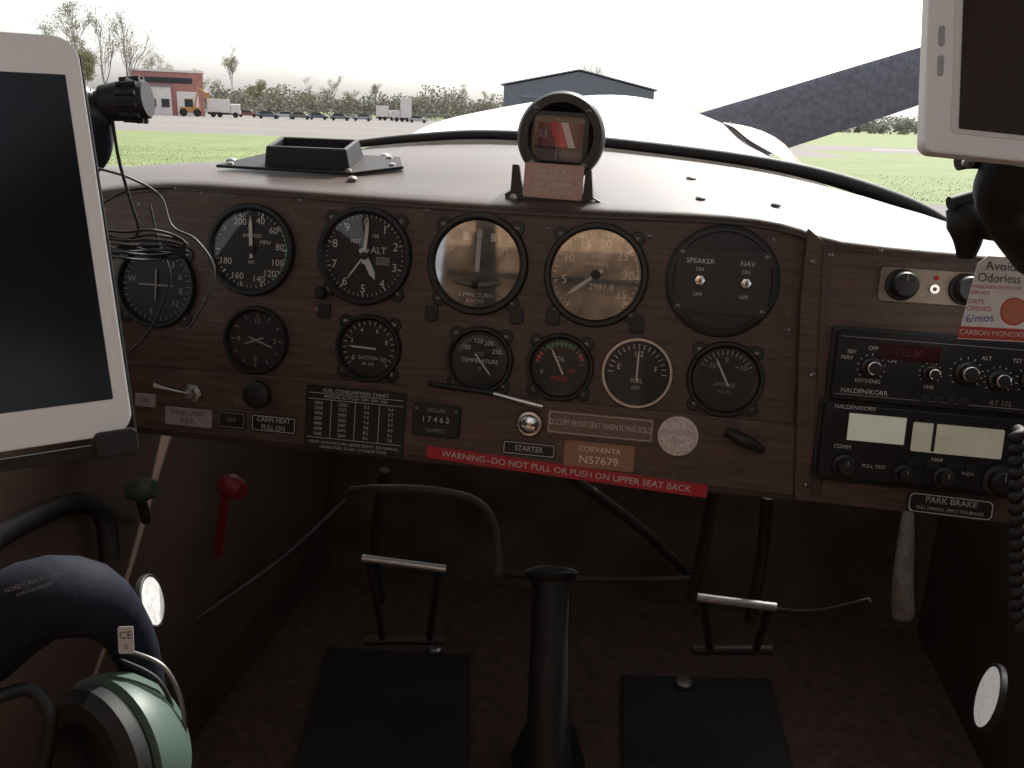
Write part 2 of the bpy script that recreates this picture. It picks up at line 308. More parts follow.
rbox(g,"display",-30,17,58,16,12,12.8,mat("red_lens",(.04,.007,.008),.15),1.5); txt(g,"122.80",-30,17,7,mat("dim_red",(.10,.01,.01),.4),13)
for sx,sy,r in((-64,0,7),(-8,-1,5.5),(25,2,8),(55,-2,7),(86,0,8)):
    lathe(g,"knob_skirt",[(r*1.5,12),(r*1.4,15),(r,16),(r*.95,25),(r*.8,27),(0,27.3)],BLACK,sx,sy,28)
    lathe(g,"knob_ring",[(r*1.0,26.2),(r*.92,27.3),(r*.82,27.5)],CHROME,sx,sy,28)
    ticks(g,"knob_marks",11,-130,130,r*1.7,r*2.0,.7,INK,12.4,sx,sy)
for s,x,y in(("OFF",-64,19),("SBY",-84,14),("ON",-45,8),("ALT",42,18),("TST",70,18),("IDENT",-8,14),("COMM",86,19),("VHF",-8,-15),("KEYS/ENG",-66,-14)): txt(g,s,x,y,3.8,INK,12.4)
for sx in(0,12,24,36): rbox(g,"key",sx-10,-26,9,6,12,14,BLACK,1,.4)
g=grp("transponder",pM(917,447,OFFR))
rbox(g,"tray",0,0,198,84,0,5,BLACK,3,1); rbox(g,"faceplate",0,0,190,76,5,13,RK,4,1.5)
LCD=mat("lcd_glass",(.50,.50,.41),.3,emit=.30,var=.05,nscale=.05)
LCD2=mat("lcd_glass_warm",(.40,.38,.29),.3,emit=.26,var=.15,nscale=.03)
rbox(g,"lcd_left",-44,16,56,27,13,13.8,LCD,2); rbox(g,"lcd_right",32,12,84,29,13,13.8,LCD2,2); rbox(g,"lcd_bezel",10,14,3,30,13,15,BLACK,.5)
for sx in(-72,-16): rbox(g,"lcd_frame_post",sx,16,1.6,31,13,15,BLACK,.4)
rbox(g,"lcd_frame_rail",-44,31,58,2,13,15,BLACK,.4); rbox(g,"lcd_frame_rail",32,28,86,2,13,15,BLACK,.4)
txt(g,"HALDEN/KORR",-66,35,4.0,INK,13.4); txt(g,"COMM",-74,-5,3.8,INK,13.4); txt(g,"NAV",16,-9,3.8,INK,13.4)
for i in range(4): rbox(g,"button",-6+i*18,-14,12,7,13,16,BLACK,1,.5)
for sx,sy,r in((-70,-24,9),(-14,-26,7),(24,-26,8),(75,-24,12)):
    lathe(g,"knob",[(r*1.4,13),(r*1.3,16),(r,17),(r*.95,26),(r*.8,28),(0,28.3)],BLACK,sx,sy,28); tube(g,"pointer",[(sx,sy+2,28.5),(sx,sy+r*.8,28.5)],.5,INKD,smooth=False)
txt(g,"PULL TEST",-42,-22,3.4,INK,13.4); txt(g,"PUSH",46,-20,3.4,INK,13.4)
g=grp("park_brake_placard",pM(950,506,OFFR+.004,-1)); rbox(g,"plate",0,0,82,22,.1,1.6,LABELB,6,.4); txt(g,"PARK BRAKE",0,4,6,INK,2); txt(g,"PULL HANDLE, APPLY TOE BRAKES",0,-4.5,3,INK,2,wide=.95)
a=rr(79,19,5);b=rr(77,17,4.5);n=len(a); mesh("border",[(p[0],p[1],1.9) for p in a+b],[[i,(i+1)%n,n+(i+1)%n,n+i] for i in range(n)],INK,g)
hm=mat("worn_grey_handle",(.14,.125,.11),.6,var=.4,nscale=70)
g=grp("park_brake_handle"); tube(g,"handle",[at(908,512,.66),at(906,540,.655),at(903,580,.65),at(903,612,.65),at(903,620,.65)],.009,hm,radii=[.004,.0060,.0072,.0080,.0055])
# ---------------------------------------------------------------- glareshield
aft=[(-60,228),(20,206),(60,196),(112,190),(150,184),(195,183.5),(300,191.5),(400,199.5),(500,206.5),(600,211.5),(700,214.5),(760,218.5),(806,228.5),(822,242.5),(955,253.5),(1100,267)]
fr=[(-60,188),(20,182),(60,176),(112,171),(150,168),(205,165),(290,158),(365,147),(440,142),(520,142),(610,150),(700,161),(770,172),(810,181),(915,209),(1010,262)]
offs=[0]*12+[.004,OFFR,OFFR,OFFR]
rows=[]
for (a,f,o) in zip(aft,fr,offs):
    A=onpan(a[0],a[1],o); B=at(f[0],f[1],1.02 if f[0]<900 else .9)
    col=[A+PN*.003-PV*.006,A+PN*.005+PV*.001]
    for k in range(1,9):
        t=k/8; P=A.lerp(B,t); P.z+=.010*math.sin(math.pi*t)*(1 if k<8 else 0); col.append(P)
    col.append(B-Vector((0,0,.03))); rows.append(col)
nr=len(rows[0]); vs=[p for c in rows for p in c]; fs=[[i*nr+j,(i+1)*nr+j,(i+1)*nr+j+1,i*nr+j+1] for i in range(len(rows)-1) for j in range(nr-1)]
mesh("glareshield",vs,fs,SHIELD,smooth=True,sub=1)
def itp(L,x):
    for p,q in zip(L,L[1:]):
        if p[0]<=x<=q[0]: return p[1]+(q[1]-p[1])*(x-p[0])/(q[0]-p[0])
def gs_pt(x,y,lift=0.0):
    ya,yf=itp(aft,x),itp(fr,x); A=onpan(x,ya); B=at(x,yf,1.02); n=(B-A).cross(Vector((1,0,0)))
    d=ray(x,y); t=(A-CAM).dot(n)/d.dot(n); P=CAM+d*t; 
    tt=min(1,max(0,(P-A).length/(B-A).length)); P.z+=.010*math.sin(math.pi*tt)+lift; return P
g=grp("glareshield_fastener_set")
for x,y in[(352,186),(385,168),(232,172),(590,206),(690,190),(775,212),(905,238),(700,205)]:
    P=gs_pt(x,y,.0015); M=frame(P,Vector((1,0,0)),Vector((0,.97,.2)),depth(P)/F)
    e=bpy.data.objects.new("fastener",None); S.collection.objects.link(e); e.parent=g; e.matrix_world=M
    lathe(e,"fastener_head",[(5,-1),(5,1.2),(3.5,2.4),(0,2.6)],SCREW,seg=18)
cx=gs_pt(313,177,.003); M=frame(cx,Vector((1,0,.0)),Vector((0,.96,.22)),1.0)
g=grp("defroster_vent",M); GREY=mat("vent_grey",(.030,.028,.028),.55,var=.2,nscale=50,spec=.3)
prism(g,"flange",[(-.088,-.025),(.050,-.030),(.092,-.002),(.080,.030),(-.05,.035)],0,.003,GREY,bev=.001)
def ringbox(g,name,x0,x1,y0,y1,z0,z1,t,m,tap=.003):
    vs=[]
    for (ins,z) in((-tap,z0),(0,z1),(t,z1),(t,z0)):
        vs+=[(x0+ins,y0+ins,z),(x1-ins,y0+ins,z),(x1-ins,y1-ins,z),(x0+ins,y1-ins,z)]
    fs=[[4*k+i,4*k+(i+1)%4,4*k+4+(i+1)%4,4*k+4+i] for k in range(3) for i in range(4)]
    fs.append([12,13,14,15])
    return mesh(name,vs,fs,m,g,bev=.0012)
ringbox(g,"duct_box",-.037,.042,-.018,.020,.003,.021,.004,BLACKW)
for x,y in((-.075,-.020),(.045,-.025),(.08,.0),(.07,.024),(-.05,.028)): lathe(g,"screw",[(.0035,.003),(.0026,.0046),(0,.005)],SCREW,x,y,14)
up=[(250,160),(310,151),(365,143),(420,137.5),(480,134.5),(560,138),(640,146),(720,156),(780,166),(830,178),(880,194),(930,214),(975,245)]
rd=[.003,.004,.0045,.005,.0055,.006,.0065,.007,.0075,.0085,.009,.007,.006]
tube(None,"windshield_base_trim",[at(x,y,1.03) for x,y in up],.006,BLACKW,radii=rd)
ws=[at(x,y,1.04) for x,y in up]; topc=[Vector((p.x*.9,.93,2.16)) for p in ws]
mids=[p.lerp(q,.5)+Vector((0,.03,.0)) for p,q in zip(ws,topc)]
n=len(ws); vs=ws+mids+topc
mesh("windshield",vs,[[k*n+i,k*n+i+1,(k+1)*n+i+1,(k+1)*n+i] for k in range(2) for i in range(n-1)],SHIELDG,smooth=True,sub=1)
# ---------------------------------------------------------------- compass
cM=frame(at(561,137,.735),Vector((1,0,-.03)),Vector((0,.10,1)),.735/F)
g=grp("magnetic_compass",cM); CB=mat("compass_housing",(.50,.48,.46),.32,var=.1,nscale=.2)
lathe(g,"housing",[(40,-2),(41,-8),(41,-50),(38,-66),(28,-78),(12,-83),(0,-84)],CB,seg=64)
lathe(g,"front_bezel",[(42,-14),(44,-6),(44,2),(41,6),(33,6),(32,4)],BLACK,seg=64)
o_=rr(52,44,4,-3,-2,6);n=len(o_)
vs=[(33.5*math.cos(math.atan2(p[1]+2,p[0]+3)),33.5*math.sin(math.atan2(p[1]+2,p[0]+3)),4) for p in o_]+[(p[0],p[1],4) for p in o_]+[(p[0],p[1],-8) for p in o_]
mesh("front_plate",vs,[[k*n+i,k*n+(i+1)%n,(k+1)*n+(i+1)%n,(k+1)*n+i] for k in range(2) for i in range(n)],BLACK,g)
prism(g,"card_well",[(-33,-28),(27,-28),(27,24),(-33,24)],-10,-8.5,mat("well_dark",(.12,.09,.08),.5))
CARD=mat("compass_card",(.18,.045,.045),.5)
cv=[];k=14
for i in range(k+1):
    a=rad(-55+110*i/k); x=-3+30*math.sin(a); z=-9+14*math.cos(a)-6; cv+= [(x,-10,z),(x,14,z)]
mesh("card_drum",cv,[[2*i,2*i+2,2*i+3,2*i+1] for i in range(k)],CARD,g,smooth=True)
mesh("card_white_sector",[(8,-10,-.2),(15,-10,-1.6),(6,14,.0),(-1,14,.4)],[[0,1,2,3]],mat("card_white",(.6,.5,.47),.5),g)
mesh("card_red_sector",[(-4,-10,.4),(7,-10,.1),(-2,14,.5),(-12,14,-.6)],[[0,1,2,3]],mat("card_red",(.6,.03,.03),.5),g)
txt(g,"33",-19,2,7,INKD,-1.5); tube(g,"lubber_line",[(-3,-22,3),(-3,18,3)],.5,INKD,smooth=False)
mesh("glass",[(p[0],p[1],3.4) for p in o_],[list(range(n))],GLASS,g)
for a in(45,135,225,315): screw(g,37*math.cos(rad(a)),37*math.sin(rad(a)),2.4,6)
CL=mat("compass_label",(.52,.33,.27),.5,var=.08,nscale=.2)
rbox(g,"correction_card",-3,-44,60,34,6.5,8,CL,2,.4)
for i,s in enumerate(("FOR   N  30  60  E","STEER 2  32  61  91","FOR   S  210 240 W","STEER 181 212 241 271")): txt(g,s,-3,-34-6.5*i,3.6,INK,8.3,wide=.85)
prism(g,"yoke",[(-48,-68),(46,-68),(46,-60),(38,-56),(34,-30),(28,-30),(28,-54),(-34,-54),(-40,-30),(-46,-30),(-46,-56),(-52,-60)],-4,6.4,BLACK,bev=.8)
for sx in(-42,38): lathe(g,"mount_screw",[(4.5,6.4),(4,8.4),(0,9)],SCREW,sx,-63,16)
prism(g,"mount_base",[(-54,-71),(48,-71),(48,-67),(-54,-67)],-30,10,BLACK,bev=.8)
# ---------------------------------------------------------------- tablet, left
P0=CAM+C2W((-.191,-.0243,-.44)); tu=C2W((1.577,.25,-1)).normalized(); tv=C2W((-.125,.97,.065)).normalized()
g=grp("tablet_computer",frame(P0,tu,tv,.001))
prism(g,"white_body",rr(135,197,11,-67.5,98.5,8),-4,0,WHITE,bev=.8)
prism(g,"aluminium_back",rr(134,196,11,-67.5,98.5,8),-7.5,-4,STEEL,bev=2)
rbox(g,"screen",-67.5,98,120,160,0.05,.3,SCREEN,.5)
lathe(g,"home_button",[(5,.1),(4.6,.3),(4.2,.1),(0,.05)],WHITE,-67,9,24)
disc(g,"camera_dot",1.5,.2,FACE,-67,190)
prism(g,"holder_clip",rr(20,13,3,-9,-4,5),-14,3,BLACKW,bev=1); prism(g,"holder_arm",rr(100,6,3,-62,-7,5),-16,-9,BLACKW,bev=1)
tube(g,"holder_side_rail",[(1.0,0,-6),(1.0,100,-6),(.6,190,-6)],1.3,BLACKW,smooth=False)
g=grp("tablet_mount")
def cyl_between(g,name,a,b,r,m,r2=None):
    tube(g,name,[a,b],r,m,smooth=False,radii=[r,r2 or r])
cyl_between(g,"knob_neck",at(92,104,.62),at(112,103,.62),.009,BLACKW)
cyl_between(g,"knob_body",at(104,103,.62),at(134,100,.62),.0125,BLACKW,.0145)
cyl_between(g,"knob_flange",at(134,100,.62),at(148,99,.62),.0165,BLACKW,.0125)
for i in range(12):
    a=i*math.pi/6; 
    c=at(138,100,.62); tube(g,"knob_rib",[c+C2W((-.010,.0140*math.sin(a),.0140*math.cos(a))),c+C2W((.004,.0150*math.sin(a),.0150*math.cos(a)))],.0018,BLACKW,smooth=False)
tube(g,"arm",[at(60,100,.60),at(80,104,.62),at(94,118,.62),at(94,150,.64),at(76,172,.65)],.012,mat("mount_dark",(.02,.02,.035),.35),radii=[.012,.015,.012,.012,.010])
g=grp("charging_cable")
tube(g,"cable",[at(112,118,.62),at(119,160,.63),at(130,200,.64),at(138,232,.65),at(120,246,.65)],.0012,BLACKW)
tube(g,"cable_loop",[at(96,168,.63),at(130,178,.64),at(160,196,.66),at(172,226,.66),at(196,240,.66),at(214,268,.66),at(206,300,.66),at(188,330,.67)],.0010,mat("grey_cable",(.06,.06,.06),.5))
tube(g,"cable_loop",[at(150,205,.66),at(158,240,.66),at(170,280,.66),at(150,330,.66),at(130,352,.66)],.0010,BLACKW)
tube(g,"cable_arc",[at(100,205,.65),at(130,190,.66),at(175,188,.66)],.0010,BLACKW)
for k in range(7):
    j=random.uniform(-3,3); tube(g,"bundle_strand",[at(104,230+4*k,.60),at(125,234+4*k+j,.60-.003*k),at(150,230+5*k,.60),at(172+j,234+4*k,.61),at(186+j,244+2*k,.61),at(158,258-k,.61),at(128,244+k-j,.61),at(104,252+2*k,.60)],.0009,BLACKW)
# ---------------------------------------------------------------- right handheld GPS + mount
P1=CAM+C2W(((924-512)/F*.45,-(151-384)/F*.45,-.45)); gu=C2W((.993,-.075,-.09)).normalized(); gv=C2W((.22,.972,-.08)).normalized()
g=grp("gps_receiver",frame(P1,gu,gv,.001))
prism(g,"white_case",rr(150,100,6,75,50,8),-8,0,WHITE,bev=1.2)
prism(g,"case_back",rr(144,94,9,77,50,8),-14,-8,mat("case_grey",(.28,.28,.28),.5),bev=2)
rbox(g,"bezel",79,56,130,90,.05,.6,mat("gps_bezel",(.74,.72,.70),.4),3); rbox(g,"screen",81,56,126,85,.7,1.0,mat("gps_screen",(.035,.022,.018),.2,spec=.3),1)
for yy in(46,62): rbox(g,"side_button",7,yy,3.0,11,.1,1.0,mat("btn",(.40,.39,.38),.5),1.5,.3)
g=grp("gps_mount")
tube(g,"ball_arm",[at(1020,150,.48),at(1008,185,.50),at(1010,215,.53),at(1040,255,.56)],.014,BLACKW,radii=[.015,.018,.015,.016])
tube(g,"clamp",[at(958,162,.50),at(975,160,.50),at(1024,163,.50)],.005,BLACKW)
lathe(g,"clamp_bolt",[(.003,0),(.003,.004),(0,.005)],SCREW,*at(967,163,.49)[:2],seg=12,cz=at(967,163,.49)[2],axis=(0,-1,.2))
tube(g,"wing_knob",[at(958,205,.57),at(966,222,.57),at(968,240,.575),at(966,256,.58)],.010,BLACKW,radii=[.008,.012,.009,.006])
tube(g,"wing_knob_tip",[at(950,204,.565),at(974,197,.565)],.005,BLACKW,smooth=False)
tube(g,"coiled_lead",[at(1018+4*math.sin(i*2.1),430+i*4,.52+.006*math.cos(i*2.1)) for i in range(50)],.0035,BLACKW)
tube(g,"bracket",[at(975,222,.57),at(1000,226,.56),at(1030,230,.55)],.010,BLACKW)
g=grp("carbon_monoxide_detector_card",frame(at(1003,299,.60),C2W((.995,-.05,.0)),C2W((.22,.97,.05)),.60/F))
prism(g,"card",[(-42,-42),(42,-42),(42,42),(-18,42),(-28,34)],-.8,0,mat("card_white_paper",(.80,.77,.75),.6,var=.04,nscale=.1),.2)
CI=mat("card_ink",(.05,.04,.06),.6)
txt(g,"Avoid",-20,32,9,CI,.4,align='LEFT'); txt(g,"Odorless",-27,20,9,CI,.4,align='LEFT',wide=.9)
txt(g,"MONOXIDE DETECTOR",-32,11,3.2,REDI,.4,align='LEFT'); txt(g,"REPLACE",-33,5,3.4,REDI,.4,align='LEFT')
txt(g,"DATE",-35,-4,4.6,REDI,.4,align='LEFT'); txt(g,"OPENED",-36,-11,4.6,REDI,.4,align='LEFT'); txt(g,"6/mos",-36,-22,8,mat("pen_ink",(.05,.08,.35),.6),.4,align='LEFT',rot=6)
lathe(g,"indicator_ring",[(14,0),(13.4,.6),(12.6,.4)],REDI,12,-12,32); disc(g,"indicator_dot",12.6,.4,mat("salmon_dot",(.55,.18,.10),.6),12,-12)
rbox(g,"red_band",0,-35,84,12,.05,.35,mat("band_red",(.48,.05,.04),.5),1); txt(g,"CARBON MONOXIDE",-5,-35,5.2,INK,.6)
# ---------------------------------------------------------------- cowling
def loft(name,secs,m,parent=None,sub=2):
    n=len(secs[0]); vs=[p for s in secs for p in s]
    return mesh(name,vs,[[k*n+i,k*n+i+1,(k+1)*n+i+1,(k+1)*n+i] for k in range(len(secs)-1) for i in range(n-1)],m,parent,smooth=True,sub=sub)
PAINT=mat("cowl_white_paint",(.74,.72,.68),.28,var=.03,nscale=5,coat=.4)
TAN=mat("cowl_tan_paint",(.30,.20,.14),.4,var=.15,nscale=6)
secsdef=[(1.055,[(300,175),(360,146),(420,137),(480,134),(560,137),(640,145),(720,155),(790,168),(860,200),(900,240)]),
 (1.30,[(352,190),(380,146),(420,131),(480,125),(560,120),(640,124),(710,137),(765,152),(815,185),(850,240)]),
 (1.65,[(375,190),(392,145),(425,124),(480,115),(545,106),(620,100),(685,116),(740,134),(790,172),(820,240)]),
 (2.0,[(385,190),(400,142),(430,119),(485,108),(545,95),(615,88),(665,96),(720,117),(768,140),(795,220)]),
 (2.1,[(400,200),(415,152),(440,132),(490,120),(545,109),(612,102),(655,110),(705,128),(748,152),(775,220)])]
g=grp("engine_cowling")
loft("top_cowl",[[at(x,y,d) for x,y in s] for d,s in secsdef],PAINT,g)
loft("cheek_cowl",[[at(x,y,d) for x,y in s] for d,s in[(1.35,[(745,140),(785,158),(822,188),(850,230)]),(1.7,[(735,125),(775,138),(812,168),(835,230)]),(2.02,[(712,121),(765,127),(806,158),(815,230)])]],TAN,g)
tube(g,"panel_seam",[at(x,y,d) for x,y,d in((742,153,1.2),(744,140,1.5),(730,122,1.95))],.0012,GREY)
fr_=[at(x,y,2.1) for x,y in secsdef[-1][1]]; c=at(590,260,2.12)
mesh("nose_bowl",fr_+[c],[[i,i+1,len(fr_)] for i in range(len(fr_)-1)],PAINT,g)
BL=mat("propeller_paint",(.11,.115,.145),.6,var=.25,nscale=70,bump=.2)
g=grp("propeller"); hub=at(606,176,2.28)
ux=C2W((.953,.302,0)).normalized(); uy=C2W((-.302,.953,0)).normalized(); uz=ux.cross(uy)
mm=2.28/F
for sgn in(1,-1):
    secs=[]
    for t,hw,th,tw in((20,16,14,60),(60,25,11,46),(100,27,9,38),(150,27,7,31),(210,27,6,26),(280,27,4.5,21),(350,26,3.5,17),(420,23,2.6,14),(465,15,1.6,12),(480,4,.8,12)):
        sec=[]; wd=hw/math.cos(rad(tw))
        for i in range(17):
            a=2*math.pi*i/16; p=Vector((math.cos(a)*wd,math.sin(a)*th)); tw_=rad(tw)
            yy=p.x*math.cos(tw_)-p.y*math.sin(tw_)*.3; zz=(p.x*math.sin(tw_)+p.y*math.cos(tw_))*sgn
            sec.append(hub+(ux*(t*sgn)+uy*(yy)+uz*zz)*mm)
        secs.append(sec)
    loft("blade",secs,BL,g,1)
lathe(g,"spinner",[(.13,-.06),(.12,.04),(.08,.14),(.03,.20),(0,.21)],PAINT,*hub[:2],seg=32,cz=hub[2],axis=tuple(-uz))
# ---------------------------------------------------------------- cabin interior
CAB=mat("cabin_vinyl_brown",(.070,.044,.034),.6,var=.25,nscale=14,bump=.3)
CAB2=mat("firewall_blanket",(.12,.095,.075),.8,var=.4,nscale=9,bump=.5)
CARP=mat("carpet_rust",(.076,.042,.032),.95,var=.3,nscale=60,bump=.6,scuff=(5,(.045,.029,.024),.8))
TANB=mat("bulkhead_tan",(.30,.21,.15),.8,var=.1,nscale=8)
HEADL=mat("headliner_cloth",(.35,.31,.27),.9,var=.1,nscale=40)
g=grp("cabin_interior")
def quad(name,pts,m,parent=None,th=0):
    o=mesh(name,pts,[[0,1,2,3]],m,parent or g)
    if th:
        s=o.modifiers.new("s",'SOLIDIFY'); s.thickness=th
    return o
LX,RX,FZ,FY,BY=-.52,.46,1.02,1.25,-1.3
quad("floor",[(LX,BY,FZ),(RX,BY,FZ),(RX,FY,FZ),(LX,FY,FZ)],CARP,g,.02)
quad("firewall",[(LX,FY,FZ),(RX,FY,FZ),(RX,FY,1.64),(LX,FY,1.64)],CAB2,g,.01)
for nm,X,zf in(("side_wall_left",LX,1.60),("side_wall_right",RX,1.54)):
    o=mesh(nm,[(X,BY,FZ),(X,FY,FZ),(X,FY,zf),(X,.55,1.58),(X,.35,1.80),(X,BY,1.84)],[[0,1,2,3,4,5]],CAB,g); s=o.modifiers.new("s",'SOLIDIFY'); s.thickness=.02  # unseen rear top edges raised to cut light into the cabin
quad("rear_bulkhead",[(LX,BY,FZ),(RX,BY,FZ),(RX,BY,2.16),(LX,BY,2.16)],TANB,g,.02)
quad("shading_headliner",[(LX,.08,2.17),(RX,.08,2.17),(RX,.92,2.17),(LX,.92,2.17)],HEADL,g,.01)  # unseen roof, extended forward to keep sun off the cabin
quad("headliner_rear",[(LX,BY,2.17),(RX,BY,2.17),(RX,-.50,2.17),(LX,-.50,2.17)],HEADL,g,.01)  # gap ahead of this left open so sun reaches the added seat
for x in(LX,RX):
    tube(g,"door_post",[(x,-.25,1.5),(x,-.25,2.17)],.016,CAB,smooth=False)
    tube(g,"roof_rail",[(x,BY,2.17),(x,.92,2.17)],.016,CAB,smooth=False)
gw=grp("unseen_shading_wing")  # out of view, added to block sky light from the cabin
for sx,x0 in((-1,LX-.02),(1,RX+.02)):
    prof=[(.78,2.22),(.70,2.31),(.40,2.37),(-.1,2.35),(-.80,2.22),(-.80,2.20),(.6,2.185)]
    secs=[[Vector((x,y,z)) for y,z in prof+prof[:1]] for x in(x0,x0+sx*2.5,x0+sx*5.0)]
    loft("wing_panel",secs,PAINT,gw,0); tube(gw,"lift_strut",[(x0,.2,1.05),(x0+sx*2.3,.1,2.19)],.03,PAINT,smooth=False)
LW=mat("side_panel_tan",(.105,.066,.050),.65,var=.2,nscale=10,bump=.3)
loft("side_panel_left",[[Vector((LX+.012+.03*math.sin(math.pi*j/8),y,FZ+.02+(.50)*j/8)) for j in range(9)] for y in(-.2,.2,.5,.75,1.22)],LW,g,1)
tube(g,"side_tube_ring",[at(-40,560,.60),at(2,535,.66),at(35,518,.70),at(75,503,.75),at(103,515,.78),at(110,560,.78)],.009,BLACKW)
FT=mat("frame_tube",(.035,.030,.026),.5,var=.2,nscale=30)
g2=grp("fuselage_frame_tubing")
def T(name,pts,r,m=FT): tube(g2,name,[at(*p) for p in pts],r,m)
T("curved_tube",[(352,490,1.0),(380,488,.96),(430,490,.95),(475,500,.96),(494,525,.98),(498,575,1.0)],.0045,mat("tube_grey",(.11,.10,.085),.4))
T("brace",[(572,478,.85),(640,528,1.0),(700,585,1.15)],.006)
T("brace",[(715,488,.86),(705,540,.95),(692,600,1.0)],.007)
T("brace",[(768,494,.86),(762,560,.95),(750,620,1.0)],.007)
T("cross_tube",[(495,572,1.05),(560,578,1.05),(640,580,1.05),(700,578,1.05)],.004)
T("diagonal",[(195,620,1.0),(280,560,1.12),(345,500,1.22)],.003)
T("left_upright",[(385,470,1.0),(376,540,1.05),(382,600,1.1)],.006)
T("diagonal",[(700,595,1.05),(800,612,1.0),(870,600,.95)],.003)
def pedal(x1,y1,x2,y2,d,bx,by):
    e=grp("rudder_pedal"); a=at(x1,y1,d); b=at(x2,y2,d); tube(e,"foot_bar",[a,b],.0048,mat("worn_pedal_steel",(.62,.60,.57),.38,.8),smooth=False)
    tube(e,"arm_left",[a.lerp(b,.08),at(bx-12,by,d+.1)],.0045,FT,smooth=False); tube(e,"arm_right",[a.lerp(b,.92),at(bx+34,by,d+.1)],.0045,FT,smooth=False)
    tube(e,"pivot_tube",[at(bx-30,by,d+.1),at(bx+50,by,d+.1)],.006,FT,smooth=False)
pedal(362,558,446,569,1.0,395,640); pedal(697,597,776,607,.95,722,650)
def onfloor(x,y,z=FZ):
    d=ray(x,y); t=(z-CAM.z)/d.z; return CAM+d*t
MATB=mat("floor_mat",(.016,.013,.012),.85,var=.3,nscale=200,bump=.4)
for k in([(328,652),(470,660),(470,800),(285,800)],[(622,680),(770,684),(800,800),(622,800)]):
    pts=[onfloor(*p) for p in k]; lo=[p+Vector((0,0,.002)) for p in pts]; hi=[p+Vector((0,0,.010)) for p in pts]
    mesh("floor_mat",lo+hi,[[0,1,2,3],[4,5,6,7]]+[[i,(i+1)%4,4+(i+1)%4,4+i] for i in range(4)],MATB,bev=.003)
for x,y in((434,650),(684,684)):
    q=onfloor(x,y,FZ+.012); lathe(None,"heel_brake_pedal",[(.012,0),(.012,.004),(.009,.007),(0,.008)],STEEL,*q[:2],seg=20,cz=q[2])
g=grp("control_stick"); BASE=onfloor(548,760)
tube(g,"stick",[at(548,800,.80),at(549,700,.82),at(550,620,.84),at(551,578,.85)],.017,BLACKW,radii=[.022,.020,.018,.019])
tube(g,"grip_cap",[at(551,582,.85),at(551,572,.852),at(551,566,.853)],.024,BLACKW,radii=[.020,.026,.012])
tube(g,"boot",[BASE+Vector((0,0,.0)),BASE+Vector((0,0,.03)),BASE+Vector((0,-.01,.07))],.05,BLACKW,radii=[.045,.035,.022])
g=grp("throttle_knob"); RKN=mat("red_knob",(.19,.014,.018),.5); tube(g,"knob",[at(222,484,.80),at(232,486,.795),at(242,492,.79)],.010,RKN,radii=[.007,.011,.008]); tube(g,"rod",[at(226,488,.80),at(222,520,.82),at(218,553,.85)],.0045,RKN)
g=grp("trim_knob"); tube(g,"knob",[at(128,492,.80),at(142,490,.80),at(155,488,.80)],.012,mat("green_knob",(.06,.085,.06),.5),radii=[.007,.011,.008]); tube(g,"stem",[at(140,495,.8),at(146,520,.85)],.005,FT)
def vent(x,y,w,h,d,sg):
    back=Vector((-(x-512)/F,(y-384)/F,1)).normalized(); th=math.acos(w/h)*sg
    nc=Matrix.Rotation(th,3,'Y')@back; n_=C2W(nc); v_=C2W((0.12,.99,0)); u_=v_.cross(n_).normalized()
    e=grp("round_air_vent",frame(at(x,y,d),u_,n_.cross(u_),d/F)); r=h/2
    lathe(e,"rim",[(r*1.05,-4),(r*1.05,.8),(r*1.0,2),(r*.93,1.4)],BLACKW,seg=40); disc(e,"lens",r*.94,1.0,mat("glowing_pearl_disc",(.72,.71,.69),.35,emit=.28,var=0.28,nscale=.12))  # disc is no lamp; its glow stands in for a bright reflection
vent(152,601,20,52,.60,1); vent(988,697,16,66,.55,-1)
# ---------------------------------------------------------------- headset lower left
NAVY=mat("headset_navy_fabric",(.010,.012,.022),.75,var=.3,nscale=150,bump=.3,spec=.25); GRN=mat("headset_green",(.085,.13,.105),.45,var=.1,nscale=30)
g=grp("aviation_headset")
path=[(-30,650,.50),(10,612,.50),(50,594,.50),(88,598,.51),(118,616,.53),(138,650,.55),(150,700,.56)]
loft_s=[]
for i,(x,y,d) in enumerate(path):
    c=at(x,y,d); nx=path[min(i+1,len(path)-1)]; pv=path[max(i-1,0)]; t=(at(*nx)-at(*pv)).normalized(); b=C2W((0,0,1)); n_=t.cross(b).normalized(); b=n_.cross(t)
    hw,hb=(.027,.022) if i<4 else (.018-.004*(i-4),.014)
    loft_s.append([c+n_*hw*math.cos(a)+b*hb*math.sin(a) for a in[2*math.pi*k/14 for k in range(15)]])
loft("padded_headband",loft_s,NAVY,g,1)
tm=frame(at(34,584,.472),C2W((.90,.32,0)),C2W((-.32,.90,.2)),.47/F)
e=bpy.data.objects.new("headband_print",None); S.collection.objects.link(e); e.parent=g; e.matrix_world=tm
txt(e,"NOISE CANCELLING",0,3,4.5,INKD,1); txt(e,"AVIATION HEADSET",0,-5,3.2,INKD,1)
cM2=frame(at(112,758,.52),C2W((.86,.1,.5)),C2W((-.1,.99,0)),.60/F); e=bpy.data.objects.new("ear_cup",None); S.collection.objects.link(e); e.parent=g; e.matrix_world=cM2
lathe(e,"cup_shell",[(0,-50),(34,-47),(56,-38),(68,-22),(72,-4),(72,4),(66,7)],GRN,seg=48)
lathe(e,"ear_seal",[(64,5),(69,12),(68,22),(58,30),(42,28),(36,14),(34,2),(0,0)],BLACKW,seg=48)
tube(g,"wire_yoke",[at(125,650,.52),at(165,668,.52),at(184,715,.52),at(180,775,.52)],.0014,SCREW)
tube(g,"wire_yoke",[at(120,660,.52),at(158,680,.52),at(174,720,.52),at(168,775,.52)],.0014,BLACKW)
